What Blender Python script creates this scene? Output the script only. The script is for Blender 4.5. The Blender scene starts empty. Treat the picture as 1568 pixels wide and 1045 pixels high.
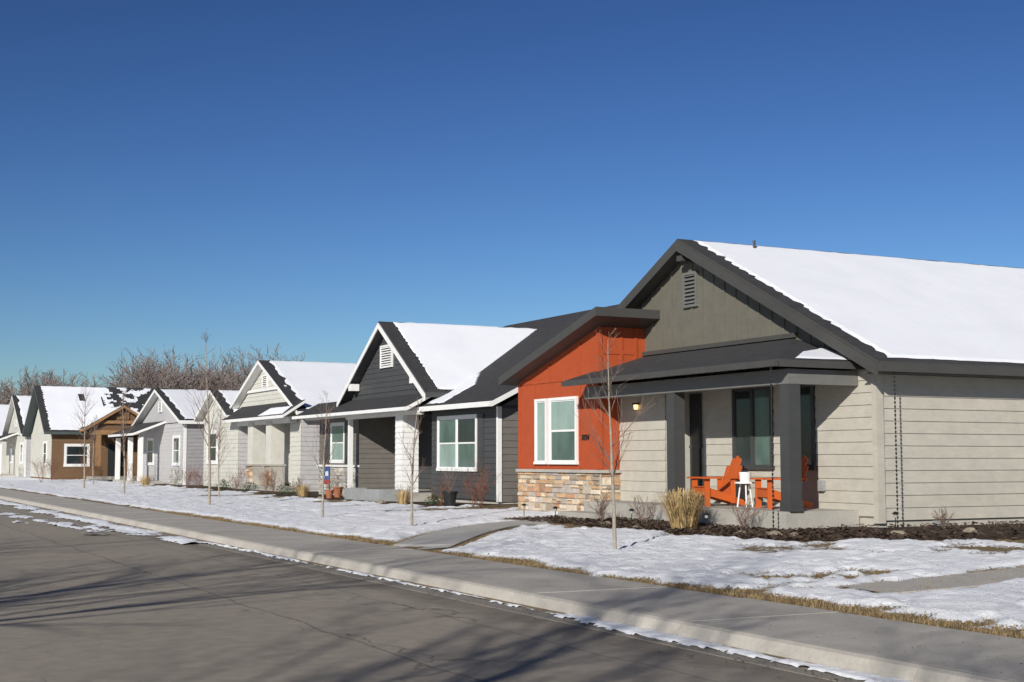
import bpy, math, random
from mathutils import Vector, Euler, Matrix, noise
random.seed(7)
sc=bpy.context.scene
COL=bpy.context.collection
# ------------------------------------------------------------------ materials
MATS={}
def newmat(name):
    m=bpy.data.materials.new(name); m.use_nodes=True
    nt=m.node_tree; b=nt.nodes['Principled BSDF']
    return m,nt,b
def N(nt,t,**k):
    n=nt.nodes.new(t)
    for a,v in k.items(): setattr(n,a,v)
    return n
def pos(nt,scale=(1,1,1)):
    g=N(nt,'ShaderNodeNewGeometry'); mp=N(nt,'ShaderNodeMapping')
    mp.inputs['Scale'].default_value=scale
    nt.links.new(g.outputs['Position'],mp.inputs['Vector']); return mp.outputs[0]
def noi(nt,vec,scale,detail=4,rough=.6):
    n=N(nt,'ShaderNodeTexNoise'); n.inputs['Scale'].default_value=scale
    n.inputs['Detail'].default_value=detail; n.inputs['Roughness'].default_value=rough
    nt.links.new(vec,n.inputs['Vector']); return n.outputs['Fac']
def ramp(nt,fac,stops):
    r=N(nt,'ShaderNodeValToRGB'); e=r.color_ramp.elements
    while len(e)<len(stops): e.new(.5)
    for i,(p,c) in enumerate(stops):
        e[i].position=p; e[i].color=(c[0],c[1],c[2],1) if not isinstance(c,(int,float)) else (c,c,c,1)
    nt.links.new(fac,r.inputs[0]); return r.outputs[0]
def mix(nt,f,a,b,mode='MIX'):
    m=N(nt,'ShaderNodeMix',data_type='RGBA',blend_type=mode)
    for s,v in ((0,f),(6,a),(7,b)):
        if hasattr(v,'is_linked') or hasattr(v,'links'): nt.links.new(v,m.inputs[s])
        else: m.inputs[s].default_value=v if s==0 else (v[0],v[1],v[2],1)
    return m.outputs[2]
def math_(nt,op,a,b=None,c=None):
    m=N(nt,'ShaderNodeMath',operation=op)
    for i,v in enumerate((a,b,c)):
        if v is None: continue
        if hasattr(v,'links'): nt.links.new(v,m.inputs[i])
        else: m.inputs[i].default_value=v
    return m.outputs[0]
def bump(nt,b,h,strength=.3,dist=.02):
    n=N(nt,'ShaderNodeBump'); n.inputs['Strength'].default_value=strength; n.inputs['Distance'].default_value=dist
    nt.links.new(h,n.inputs['Height']); nt.links.new(n.outputs[0],b.inputs['Normal'])
def paint(name,c,rough=.6,var=.12,sc_=3,bs=.15):
    if name in MATS: return MATS[name]
    m,nt,b=newmat(name); p=pos(nt)
    n=noi(nt,p,sc_,6); p2=pos(nt,(1,1,6)); n2=noi(nt,p2,5,5)
    lo=[x*(1-var) for x in c]; hi=[min(1,x*(1+var)) for x in c]
    c1=ramp(nt,n,[(.3,lo),(.7,hi)])
    c2=mix(nt,.35,c1,ramp(nt,n2,[(.3,[x*(1-var*1.5) for x in c]),(.7,hi)]))
    nt.links.new(c2,b.inputs['Base Color']); b.inputs['Roughness'].default_value=rough
    b.inputs['Specular IOR Level'].default_value=.3
    bump(nt,b,noi(nt,pos(nt),60,4),bs,.004)
    MATS[name]=m; return m
beige=paint('beige_siding_paint',(.45,.425,.365))
taupe=paint('taupe_board_paint',(.14,.133,.107))
trimdk=paint('dark_grey_trim',(.065,.064,.06),.5)
postdk=paint('charcoal_post_paint',(.055,.057,.056),.5)
beamgr=paint('grey_beam_paint',(.15,.15,.14),.5)
orange=paint('burnt_orange_paint',(.375,.070,.022),.65,.1)
orchair=paint('orange_chair_paint',(.5,.10,.02),.45,.1)
white=paint('white_trim_paint',(.74,.74,.72),.5,.05)
slate=paint('slate_siding_paint',(.06,.062,.064),.6)
greybr=paint('grey_brown_siding',(.15,.138,.125),.6)
cream=paint('cream_siding_paint',(.56,.55,.49),.6)
pale=paint('pale_grey_siding',(.45,.44,.44),.6)
lilac=paint('lilac_grey_siding',(.3,.29,.3),.6)
brown=paint('brown_siding_paint',(.16,.095,.05),.6)
wood=paint('cedar_wood',(.32,.18,.08),.6,.25)
teal=paint('grey_green_trim',(.07,.09,.085),.5)
darkdoor=paint('dark_door_paint',(.03,.03,.032),.35)
steel=paint('galvanised_steel',(.3,.31,.31),.4,.2)
blackmetal=paint('black_metal',(.02,.02,.02),.4)
terracotta=paint('terracotta',(.32,.12,.06),.7)
bluep=paint('blue_plastic',(.04,.12,.36),.45)
redp=paint('red_plastic',(.45,.05,.04),.45)
rockm=paint('boulder_stone',(.3,.25,.19),.85,.35,6,.6)
tan=paint('dry_ornamental_grass',(.5,.36,.17),.8,.3,12)
twig=paint('twig_bark',(.19,.13,.1),.8,.3,12)
redtwig=paint('russet_twigs',(.18,.08,.05),.8,.3,12)
bark=paint('pale_bark',(.3,.26,.21),.8,.35,14)
barkd=paint('dark_bark',(.13,.105,.085),.85,.3,8)
evergreen=paint('evergreen_leaf',(.045,.07,.03),.7,.4,14)
def concrete(name,c,wet=0,stain=.35):
    m,nt,b=newmat(name); p=pos(nt)
    n=noi(nt,p,1.2,8,.65); n2=noi(nt,p,25,4)
    c1=ramp(nt,n,[(.3,[x*.76 for x in c]),(.65,[x*1.1 for x in c])])
    c2=mix(nt,.4,c1,ramp(nt,n2,[(.3,[x*.75 for x in c]),(.7,[x*1.15 for x in c])]))
    st=ramp(nt,noi(nt,p,.5,6,.7),[(.56,0),(.68,stain)])
    c2=mix(nt,st,c2,[x*.55 for x in c])
    nt.links.new(c2,b.inputs['Base Color']); b.inputs['Roughness'].default_value=.85-wet
    bump(nt,b,noi(nt,p,80,5),.35,.006); return m
conc=concrete('concrete',(.45,.42,.37)); concd=concrete('porch_concrete',(.39,.37,.33)); walkm=concrete('path_concrete',(.47,.455,.42),.2,.2)
# shingles
def shingle(name,c,ax):
    m,nt,b=newmat(name)
    g=N(nt,'ShaderNodeNewGeometry'); s=N(nt,'ShaderNodeSeparateXYZ'); nt.links.new(g.outputs['Position'],s.inputs[0])
    cm=N(nt,'ShaderNodeCombineXYZ')
    if ax=='X': nt.links.new(s.outputs[1],cm.inputs[0]); nt.links.new(math_(nt,'MULTIPLY',s.outputs[0],1.13),cm.inputs[1])
    else: nt.links.new(s.outputs[0],cm.inputs[0]); nt.links.new(math_(nt,'MULTIPLY',s.outputs[1],1.13),cm.inputs[1])
    br=N(nt,'ShaderNodeTexBrick'); br.inputs['Scale'].default_value=1
    br.inputs['Brick Width'].default_value=.3; br.inputs['Row Height'].default_value=.15; br.inputs['Mortar Size'].default_value=.008
    br.inputs['Color1'].default_value=(*[x*.7 for x in c],1); br.inputs['Color2'].default_value=(*[x*1.35 for x in c],1)
    br.inputs['Mortar'].default_value=(*[x*.3 for x in c],1)
    nt.links.new(cm.outputs[0],br.inputs['Vector'])
    c2=mix(nt,.5,br.outputs['Color'],ramp(nt,noi(nt,pos(nt),14,6),[(.3,[x*.6 for x in c]),(.7,[x*1.5 for x in c])]))
    nt.links.new(c2,b.inputs['Base Color']); b.inputs['Roughness'].default_value=.9
    bump(nt,b,br.outputs['Fac'],-.5,.01); return m
shX=shingle('asphalt_shingles_street',(.035,.035,.037),'X'); shY=shingle('asphalt_shingles_side',(.035,.035,.037),'Y')
# snow
def snowmat(name='snow'):
    m,nt,b=newmat(name); p=pos(nt)
    nt.links.new(ramp(nt,noi(nt,p,2.5,6),[(.3,(.82,.84,.88)),(.7,(.91,.92,.94))]),b.inputs['Base Color'])
    b.inputs['Roughness'].default_value=.6; b.inputs['Specular IOR Level'].default_value=.25
    bump(nt,b,noi(nt,p,9,8,.7),.5,.04); return m
snow=snowmat('snow')
def roofsnow():
    m,nt,b=newmat('roof_snow'); p=pos(nt)
    nt.links.new(ramp(nt,noi(nt,p,.8,6),[(.3,(.82,.84,.89)),(.7,(.88,.90,.94))]),b.inputs['Base Color'])
    b.inputs['Roughness'].default_value=.6
    g=N(nt,'ShaderNodeNewGeometry'); s=N(nt,'ShaderNodeSeparateXYZ'); nt.links.new(g.outputs['Position'],s.inputs[0])
    w=math_(nt,'FRACT',math_(nt,'MULTIPLY',s.outputs[2],14.0))
    h=math_(nt,'ADD',math_(nt,'MULTIPLY',w,.12),noi(nt,p,5,6))
    bump(nt,b,h,.22,.03); return m
rsnow=roofsnow()
def glass(name,c,c2=None,rough=.04):
    m,nt,b=newmat(name); c2=c2 or [x*.6 for x in c]
    nt.links.new(ramp(nt,noi(nt,pos(nt,(1,1,.5)),1.6,3),[(.35,c2),(.65,c)]),b.inputs['Base Color'])
    b.inputs['Roughness'].default_value=rough; b.inputs['Specular IOR Level'].default_value=.8
    bump(nt,b,noi(nt,pos(nt),1.2,2),.04,.02)
    return m
gdark=glass('window_glass_dark',(.03,.04,.042)); gmint=glass('window_glass_blind',(.3,.4,.36),(.22,.31,.28)); ggreen=glass('window_glass_curtain',(.1,.16,.14),(.06,.1,.09))
def vcol(name,rough=.85):
    m,nt,b=newmat(name); a=N(nt,'ShaderNodeAttribute',attribute_name='col')
    n=noi(nt,pos(nt),18,6)
    c=mix(nt,1,a.outputs['Color'],ramp(nt,n,[(.25,(.65,.65,.65)),(.75,(1.3,1.27,1.22))]),'MULTIPLY')
    nt.links.new(c,b.inputs['Base Color']); b.inputs['Roughness'].default_value=rough
    bump(nt,b,noi(nt,pos(nt),30,6),.6,.02); return m
stonem=vcol('ledge_stone')
def emit(name,c,s):
    m,nt,b=newmat(name); b.inputs['Base Color'].default_value=(*c,1)
    b.inputs['Emission Color'].default_value=(*c,1); b.inputs['Emission Strength'].default_value=s; return m
lampm=emit('lit_bulb',(1,.62,.25),2.5)
# ------------------------------------------------------------------ builder
def mesh_obj(name,V,F,mats,mi=None,cols=None,smooth=False):
    me=bpy.data.meshes.new(name); me.from_pydata([tuple(v) for v in V],[],F)
    for m in mats: me.materials.append(m)
    if mi: me.polygons.foreach_set('material_index',mi)
    if cols:
        a=me.color_attributes.new('col','FLOAT_COLOR','CORNER'); k=0
        for p,c in zip(me.polygons,cols):
            for _ in p.vertices: a.data[k].color=(*c,1); k+=1
    if smooth: me.polygons.foreach_set('use_smooth',[True]*len(me.polygons))
    me.update(); o=bpy.data.objects.new(name,me); COL.objects.link(o); return o
class B:
    def __init__(s,name): s.name=name; s.p={}; s.objs=[]
    def part(s,n): return s.p.setdefault(n,dict(V=[],F=[],M=[],I=[],C=[],sm=False))
    def add(s,part,mat,V,F,col=None,smooth=False):
        d=s.part(part); k=len(d['V']); d['V']+=[tuple(v) for v in V]
        if mat not in d['M']: d['M'].append(mat)
        i=d['M'].index(mat)
        for f in F: d['F'].append([k+a for a in f]); d['I'].append(i); d['C'].append(col or (1,1,1))
        if smooth: d['sm']=True
    def box(s,part,mat,x0,x1,y0,y1,z0,z1,col=None):
        x0,x1=sorted((x0,x1)); y0,y1=sorted((y0,y1)); z0,z1=sorted((z0,z1))
        V=[(x,y,z) for z in (z0,z1) for y in (y0,y1) for x in (x0,x1)]
        s.add(part,mat,V,[(0,2,3,1),(4,5,7,6),(0,1,5,4),(2,6,7,3),(0,4,6,2),(1,3,7,5)],col)
    def prism(s,part,mat,pts,vec,top=None):
        n=len(pts); vec=Vector(vec); P=[Vector(p) for p in pts]; Q=[p+vec for p in P]
        nn=(P[1]-P[0]).cross(P[2]-P[0])
        if nn.dot(vec)>0: P=P[::-1]; Q=Q[::-1]
        s.add(part,top or mat,P,[list(range(n))])
        s.add(part,mat,P+Q,[list(range(2*n-1,n-1,-1))]+[(i,i+n,(i+1)%n+n,(i+1)%n) for i in range(n)])
    def beam(s,part,mat,a,b,r0,r1=None,n=6,cap=True):
        r1=r0 if r1 is None else r1; a=Vector(a); b=Vector(b); d=(b-a)
        if d.length<1e-6: return
        q=d.to_track_quat('Z','Y'); V=[]
        for c,r in ((a,r0),(b,r1)):
            for i in range(n):
                t=2*math.pi*i/n; V.append(c+q@Vector((r*math.cos(t),r*math.sin(t),0)))
        F=[(i,(i+1)%n,(i+1)%n+n,i+n) for i in range(n)]
        if cap: F+= [list(range(n-1,-1,-1)),list(range(n,2*n))]
        s.add(part,mat,V,F)
    def done(s,loc=None,rot=0,scale=1):
        e=bpy.data.objects.new(s.name,None); COL.objects.link(e); e.empty_display_size=.3
        for n,d in s.p.items():
            o=mesh_obj(n,d['V'],d['F'],d['M'],d['I'],d['C'] if any(c!=(1,1,1) for c in d['C']) else None,d['sm'])
            o.parent=e
        for o in s.objs: o.parent=e
        if loc: e.location=loc; e.rotation_euler=(0,0,rot); e.scale=(scale,)*3
        return e
# wall-face frames : FX(x) = wall facing the street (-X);  FY(y) = wall facing -Y
def FX(x): return lambda a,z,o:(x-o,a,z)
def FY(y): return lambda a,z,o:(a,y-o,z)
def fbox(h,part,mat,F,a0,a1,z0,z1,o0,o1):
    p=F(a0,z0,o0); q=F(a1,z1,o1); h.box(part,mat,p[0],q[0],p[1],q[1],p[2],q[2])
def siding(h,part,mat,F,a,z0,z1,step=.2):
    """real lapped boards; a = (a0,a1) or function z->(a0,a1)"""
    fa=a if callable(a) else (lambda z:a)
    z=z0
    while z<z1-1e-4:
        zt=min(z+step,z1); l0,l1=fa(z); u0,u1=fa(zt)
        if l1-l0<.02: break
        V=[F(l0,z,.004),F(l1,z,.004),F(l1,z,.026),F(l0,z,.026),F(u0,zt,.006),F(u1,zt,.006)]
        h.add(part,mat,V,[(0,1,2,3),(3,2,5,4)]); z=zt
def window(h,F,a0,a1,z0,z1,fm,g,trim=.09,units=1,sash=True,glow=None,shut=None):
    o=.03
    fbox(h,'window_frame',fm,F,a0,a1,z1-trim,z1,0,.065); fbox(h,'window_frame',fm,F,a0-.02,a1+.02,z0,z0+trim,0,.08)
    fbox(h,'window_frame',fm,F,a0,a0+trim,z0+trim,z1-trim,0,.062); fbox(h,'window_frame',fm,F,a1-trim,a1,z0+trim,z1-trim,0,.062)
    w=(a1-a0-2*trim-(units-1)*trim)/units
    for i in range(units):
        b0=a0+trim+i*(w+trim); b1=b0+w
        if i: fbox(h,'window_frame',fm,F,b0-trim,b0,z0+trim,z1-trim,0,.06)
        zm=(z0+z1)/2
        gg=g if not isinstance(g,(list,tuple)) else g[i%len(g)]
        if isinstance(gg,(list,tuple)): gu,gl=gg
        else: gu=gl=gg
        if sash:
            fbox(h,'window_glass',gu,F,b0+.03,b1-.03,zm+.025,z1-trim-.03,.01,.036)
            fbox(h,'window_glass',gl,F,b0+.03,b1-.03,z0+trim+.03,zm-.025,.01,.028)
            fbox(h,'window_sash',fm,F,b0+.03,b1-.03,zm-.025,zm+.025,.005,.048)
        else: fbox(h,'window_glass',gu,F,b0+.03,b1-.03,z0+trim+.03,z1-trim-.03,.01,.03)
        for c0,c1,d0,d1 in ((b0,b0+.03,z0+trim,z1-trim),(b1-.03,b1,z0+trim,z1-trim),(b0+.03,b1-.03,z0+trim,z0+trim+.03),(b0+.03,b1-.03,z1-trim-.03,z1-trim)):
            fbox(h,'window_sash',fm,F,c0,c1,d0,d1,.005,.045)
def louver(h,F,a0,a1,z0,z1,m,dk):
    fbox(h,'gable_vent',dk,F,a0+.06,a1-.06,z0+.06,z1-.06,.0,.03)
    for c in ((a0,a0+.06,z0,z1),(a1-.06,a1,z0,z1),(a0+.06,a1-.06,z0,z0+.06),(a0+.06,a1-.06,z1-.06,z1)): fbox(h,'gable_vent',m,F,*c,0,.07)
    z=z0+.09
    while z<z1-.08:
        h.add('gable_vent',m,[F(a0+.06,z,.065),F(a1-.06,z,.065),F(a1-.06,z+.05,.035),F(a0+.06,z+.05,.035)],[(0,1,2,3)]); z+=.085
SC=[(.5,.37,.24),(.6,.48,.34),(.42,.25,.15),(.62,.54,.43),(.36,.29,.23),(.52,.33,.19),(.45,.4,.36),(.6,.5,.38)]
SG=[(.4,.4,.38),(.5,.49,.46),(.3,.3,.3),(.45,.42,.37),(.55,.54,.5)]
def stones(h,part,F,a0,a1,z0,z1,pal=SC,seed=1,hmin=.08,hmax=.22,base=.0):
    r=random.Random(seed); z=z0
    fbox(h,part+'_backing',conc,F,a0,a1,z0,z1,-.02,base+.012)
    while z<z1-.02:
        hh=r.uniform(hmin,hmax)
        if z+hh>z1-.05: hh=z1-z
        a=a0
        while a<a1-.02:
            w=r.uniform(.16,.48)
            if a+w>a1-.12: w=a1-a
            subs=[(z,z+hh)]
            if hh>.13 and r.random()<.45: zz=z+hh*r.uniform(.35,.65); subs=[(z,zz),(zz,z+hh)]
            for q0,q1 in subs:
                c=r.choice(pal); k=r.uniform(.75,1.2); c=tuple(min(.8,v*k) for v in c)
                o=base+r.uniform(.03,.06); e=.006
                V=[F(a+e,q0+e,base),F(a+w-e,q0+e,base),F(a+w-e,q1-e,base),F(a+e,q1-e,base),
                   F(a+e+.012,q0+e+.01,o),F(a+w-e-.012,q0+e+.01,o+r.uniform(-.01,.01)),F(a+w-e-.012,q1-e-.01,o+r.uniform(-.01,.01)),F(a+e+.012,q1-e-.01,o)]
                h.add(part,stonem,V,[(4,5,6,7),(0,1,5,4),(1,2,6,5),(2,3,7,6),(3,0,4,7)],c)
            a+=w
        z+=hh
def rsheet(h,part,c00,c10,c11,c01,nu=60,nv=24,t=.03,jit=.06,seed=0,hole=None,mat=None):
    """snow blanket on a roof plane, thin irregular edges. u along c00->c10, v along c00->c01"""
    c=[Vector(x) for x in (c00,c10,c11,c01)]
    n=(c[1]-c[0]).cross(c[3]-c[0])
    if n.length<1e-6: n=(c[1]-c[0]).cross(c[2]-c[0])
    n.normalize()
    if n.z<0: n=-n
    V=[];F=[]
    Lu=max((c[1]-c[0]).length,(c[2]-c[3]).length); Lv=max((c[3]-c[0]).length,(c[2]-c[1]).length)
    for j in range(nv+1):
        for i in range(nu+1):
            u=i/nu; v=j/nv
            if jit:
                if i in(0,nu):
                    d=jit*(abs(noise.noise((v*Lv*3.1+seed,seed,0)))*2.2+1.1*(math.floor(v*Lv/.16)%2)*random.random())
                    u+= d/Lu*(1 if i==0 else -1)
                if j in(0,nv):
                    d=jit*abs(noise.noise((u*Lu*1.5,seed+9,0)))*2; v+= d/Lv*(1 if j==0 else -1)
            p=(c[0]*(1-u)+c[1]*u)*(1-v)+(c[3]*(1-u)+c[2]*u)*v
            e=min(min(i,nu-i),min(j,nv-j))
            hgt=.008 if e==0 else t*(1+.35*noise.noise(p*.9))
            V.append(p+n*hgt)
    for j in range(nv):
        for i in range(nu):
            if hole:
                p=V[j*(nu+1)+i]
                if hole(p,i/nu,j/nv): continue
            k=j*(nu+1)+i; F.append((k,k+1,k+nu+2,k+nu+1))
    h.add(part,mat or rsnow,V,F)
# ------------------------------------------------------------------ terrain
def slope(y): 
    t=min(1,max(0,(y-28)/14)); return .035*(1-t)+.018*t
def gz(x,y):
    if x<-11: return .12+.0*x
    if x<-5.05: return -.06 if x>-7.2 else .08
    if x<7.3: return -.06
    if x<9.2: return .06
    z=.135+(min(x,17.5)-9.2)*slope(y)
    return z
PATH=[(9.2,21.75),(10.1,23.0),(11.3,24.6),(12.6,25.9),(13.9,26.5),(15.62,26.55)]
def dpath(x,y):
    best=9
    for (ax,ay),(bx,by) in zip(PATH,PATH[1:]):
        dx,dy=bx-ax,by-ay; t=max(0,min(1,((x-ax)*dx+(y-ay)*dy)/(dx*dx+dy*dy)))
        best=min(best,math.hypot(x-ax-t*dx,y-ay-t*dy))
    return best
def fb(x,y,s,o=4):
    v=0;a=1;t=0
    for i in range(o): v+=a*noise.noise((x*s,y*s,i*7.3)); t+=a; a*=.55; s*=2.1
    return v/t
def bedmask(x,y):
    d=-1
    n=.25*noise.noise((x*.8,y*.8,3))
    if y<27.6:
        e=min(x-13.95+n, (y-(18.3-.95*(x-14))+n) if x<16.9 else y-15.6+n)
        d=max(d,e)
    if 36<y<56: d=max(d,x-16.1+n*2)
    if 57<y<71: d=max(d,x-16.5+n*2)
    if y>72: d=max(d,x-16.8)
    return d
def snowmask(x,y):
    n=fb(x,y,.42,4); n2=fb(x+50,y*.8,1.4,3); n3=fb(x,y*.9+30,3.1,3)
    m=.30+n*1.25+n2*.5+n3*.25
    # brown strip beside the sidewalk
    e=x-9.2-.3-.34*noise.noise((0,y*.35,1))-.2*noise.noise((x,y*1.6,5))
    m=min(m+.08+.12*(x<11.8), e*1.6+n3*.35)
    if y<14.2:
        m-=.03
        if x<11.5: m-= .28*max(0,noise.noise((x*1.1,y*.8,9)))+.08*(14.2-y)/6 ; m+=n3*.4
        if x>12.6: m+=.08
    elif y<21.5:
        m+=.14
        if x>12.4: m-=(x-12.4)*.2
    elif y<28: m-=max(0,(x-12.8))*.3
    if 28<=y<56: m+= .10-max(0,(x-13.2))*.17
    if y>=56: m+=.08-max(0,(x-14.5))*.15
    b=bedmask(x,y); 
    if b>0: m=min(m,-b*1.5-.12+ (n2-.2)*1.1)
    d=dpath(x,y)-.72
    m=min(m,d*2.0+n3*.2)
    # side path
    if x>10.3: 
        d=abs(y-12.25-.12*math.sin(x))-.55; m=min(m,d*1.6+ .45*n2+.05)
    if x>17.3 and y>19: m=-.5
    return m
def axis(segs):
    out=[]
    for a,b,s in segs:
        n=max(1,round((b-a)/s)); out+=[a+(b-a)*i/n for i in range(n)]
    out.append(segs[-1][1]); return out
# trodden footprints across the near lawn
FP={}
def track(x0,y0,x1,y1,seed):
    r=random.Random(seed); L=math.hypot(x1-x0,y1-y0); n=int(L/.38); tx,ty=(x1-x0)/L,(y1-y0)/L
    for i in range(n):
        s=.11*(1 if i%2 else -1); px=x0+tx*i*.38-ty*s+r.uniform(-.05,.05); py=y0+ty*i*.38+tx*s+r.uniform(-.05,.05)
        FP.setdefault((int(px),int(py)),[]).append((px,py,tx,ty))
track(9.6,10.5,14.5,17.5,1); track(10.2,20.5,13.6,15.5,2); track(9.8,16,13.5,11.0,3); track(10.5,8.6,16,14.5,4)
def foot(x,y):
    d=0
    for i in (-1,0,1):
        for j in (-1,0,1):
            for px,py,tx,ty in FP.get((int(x)+i,int(y)+j),()):
                u=(x-px)*tx+(y-py)*ty; v=-(x-px)*ty+(y-py)*tx; q=(u/.17)**2+(v/.085)**2
                if q<1: d=max(d,1-q)
    return d
xs=axis([(-1500,-300,600),(-300,-40,130),(-40,-12,14),(-12,-7.3,4.7),(-7.3,-7.1,.2),(-7.1,7.2,7),(7.2,7.35,.15),(7.35,9.15,1.8),(9.15,9.25,.05),(9.25,16.8,.07),(16.8,20,.6),(20,60,8),(60,300,80),(300,1500,400)])
ys=axis([(-1500,-300,600),(-300,-20,70),(-20,4,6),(4,28,.075),(28,50,.2),(50,110,.8),(110,300,19),(300,1800,500)])
V=[];F=[];SM=[];BM=[]
for y in ys:
    for x in xs:
        s=-1; b=-1
        if x>9.19 and y>2 and x<40 and y<160: s=snowmask(x,y); b=bedmask(x,y)
        elif x>9.2 or x<-7.2: s=.3*fb(x,y,.05,3)+.1
        z=gz(x,y)
        if s>0 and 9.2<x<17:
            fpt=foot(x,y) if y<22 else 0
            z+=min(.055,s*.2)*(1+.6*noise.noise((x*3,y*3,0)))+(.024*noise.noise((x*5,y*5,2))+.016*noise.noise((x*11,y*11,6)))*min(1,s*5)-.035*fpt
            s-=.10*fpt
        elif x>9.2 and x<17: z+=.012*noise.noise((x*6,y*6,4))+ (.03+.02*noise.noise((x*5,y*5,8)) if b>0 else 0)
        V.append((x,y,z)); SM.append(s); BM.append(b)
nx=len(xs)
for j in range(len(ys)-1):
    for i in range(nx-1):
        k=j*nx+i; F.append((k,k+1,k+nx+1,k+nx))
def groundmat():
    m,nt,b=newmat('snowy_lawn'); p=pos(nt)
    sA=N(nt,'ShaderNodeAttribute',attribute_name='snow'); bA=N(nt,'ShaderNodeAttribute',attribute_name='bed')
    n1=noi(nt,p,1.1,6); n2=noi(nt,p,22,6,.7); n3=noi(nt,pos(nt,(1,.5,1)),70,4,.7)
    grass=ramp(nt,n1,[(.3,(.16,.11,.055)),(.5,(.26,.185,.09)),(.7,(.13,.125,.055))])
    grass=mix(nt,.6,grass,ramp(nt,n3,[(.3,(.07,.05,.028)),(.7,(.4,.3,.16))]))
    mul=ramp(nt,n2,[(.35,(.022,.016,.012)),(.55,(.07,.045,.03)),(.72,(.17,.12,.08))])
    bf=ramp(nt,math_(nt,'ADD',bA.outputs['Fac'],math_(nt,'MULTIPLY',math_(nt,'SUBTRACT',n2,.5),.3)),[(.0,0),(.04,1)])
    base=mix(nt,bf,grass,mul)
    sn=ramp(nt,n1,[(.3,(.82,.84,.88)),(.7,(.91,.92,.94))])
    sv=math_(nt,'ADD',sA.outputs['Fac'],math_(nt,'MULTIPLY',math_(nt,'SUBTRACT',n2,.5),.8))
    sv=math_(nt,'ADD',sv,math_(nt,'MULTIPLY',math_(nt,'SUBTRACT',n3,.5),.45))
    sf=ramp(nt,sv,[(.0,0),(.05,1)])
    nt.links.new(mix(nt,sf,base,sn),b.inputs['Base Color']); b.inputs['Roughness'].default_value=.75
    b.inputs['Specular IOR Level'].default_value=.2
    h=math_(nt,'ADD',math_(nt,'MULTIPLY',noi(nt,p,12,8,.7),.8),math_(nt,'MULTIPLY',sf,.5))
    h=math_(nt,'ADD',h,math_(nt,'MULTIPLY',n3,.3))
    bump(nt,b,h,.75,.06); return m
g=mesh_obj('ground',V,F,[groundmat()],smooth=True)
for nm,dat in (('snow',SM),('bed',BM)):
    a=g.data.attributes.new(nm,'FLOAT','POINT'); a.data.foreach_set('value',dat)
# ------------------------------------------------------------------ road, kerb, sidewalk
def roadmat():
    m,nt,b=newmat('asphalt'); p=pos(nt)
    big=noi(nt,pos(nt,(1,.35,1)),.35,5); f=noi(nt,p,90,4,.8); mid=noi(nt,p,5,6)
    c=ramp(nt,big,[(.3,(.27,.24,.195)),(.55,(.335,.292,.235)),(.75,(.39,.32,.245))])
    c=mix(nt,.5,c,ramp(nt,f,[(.3,(.13,.118,.1)),(.5,(.31,.275,.225)),(.72,(.68,.61,.52))]))
    c=mix(nt,.35,c,ramp(nt,mid,[(.35,(.2,.18,.15)),(.65,(.39,.34,.275))]))
    g2=N(nt,'ShaderNodeNewGeometry'); s=N(nt,'ShaderNodeSeparateXYZ'); nt.links.new(g2.outputs['Position'],s.inputs[0])
    # cracks
    dn=N(nt,'ShaderNodeTexNoise'); dn.inputs['Scale'].default_value=1.4; dn.inputs['Detail'].default_value=8; nt.links.new(p,dn.inputs['Vector'])
    wv=N(nt,'ShaderNodeVectorMath',operation='SCALE'); nt.links.new(dn.outputs['Color'],wv.inputs[0]); wv.inputs['Scale'].default_value=.55
    ad=N(nt,'ShaderNodeVectorMath',operation='ADD'); nt.links.new(pos(nt,(.7,.32,0)),ad.inputs[0]); nt.links.new(wv.outputs[0],ad.inputs[1])
    vo=N(nt,'ShaderNodeTexVoronoi',feature='DISTANCE_TO_EDGE'); vo.inputs['Scale'].default_value=.5; nt.links.new(ad.outputs[0],vo.inputs['Vector'])
    cr=ramp(nt,vo.outputs['Distance'],[(.0,.8),(.003,.6),(.007,0)])
    gate=ramp(nt,noi(nt,p,.28,3),[(.47,0),(.58,.8)])
    crk=mix(nt,1,cr,gate,'MULTIPLY')
    # paving seam running along the street
    wob=math_(nt,'MULTIPLY',math_(nt,'SUBTRACT',noi(nt,pos(nt,(0,1,0)),.6,6),.5),.35)
    dist=math_(nt,'ABSOLUTE',math_(nt,'SUBTRACT',math_(nt,'ADD',s.outputs[0],wob),4.55))
    seam=ramp(nt,dist,[(.0,.65),(.01,.45),(.024,0)])
    c=mix(nt,crk,c,(.07,.062,.055)); c=mix(nt,seam,c,(.09,.08,.067))
    dist2=math_(nt,'ABSOLUTE',math_(nt,'SUBTRACT',math_(nt,'ADD',s.outputs[0],wob),6.1))
    c=mix(nt,ramp(nt,dist2,[(.0,.5),(.01,.35),(.022,0)]),c,(.1,.088,.074))
    # oil / damp stains
    st=ramp(nt,noi(nt,p,.55,3),[(.64,0),(.72,.45)])
    c=mix(nt,st,c,(.13,.115,.088))
    # damp, dark strip along the kerb
    dk=ramp(nt,math_(nt,'ADD',math_(nt,'SUBTRACT',s.outputs[0],6.3),math_(nt,'MULTIPLY',noi(nt,p,1.5,5),.8)),[(.45,0),(.75,.5)])
    c=mix(nt,dk,c,(.14,.122,.098))
    nt.links.new(c,b.inputs['Base Color']); b.inputs['Roughness'].default_value=.9; b.inputs['Specular IOR Level'].default_value=.25
    bump(nt,b,math_(nt,'ADD',f,math_(nt,'MULTIPLY',crk,-1.5)),.4,.01); return m
rd=mesh_obj('road',[(-5,-120,0),(7.0,-120,0),(7.0,330,0),(-5,330,0)],[(0,1,2,3)],[roadmat()])
k=B('kerb_and_gutter')
k.box('gutter_pan',concrete('gutter_concrete',(.27,.245,.205)),6.92,7.29,-120,330,-.1,.006)
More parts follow.
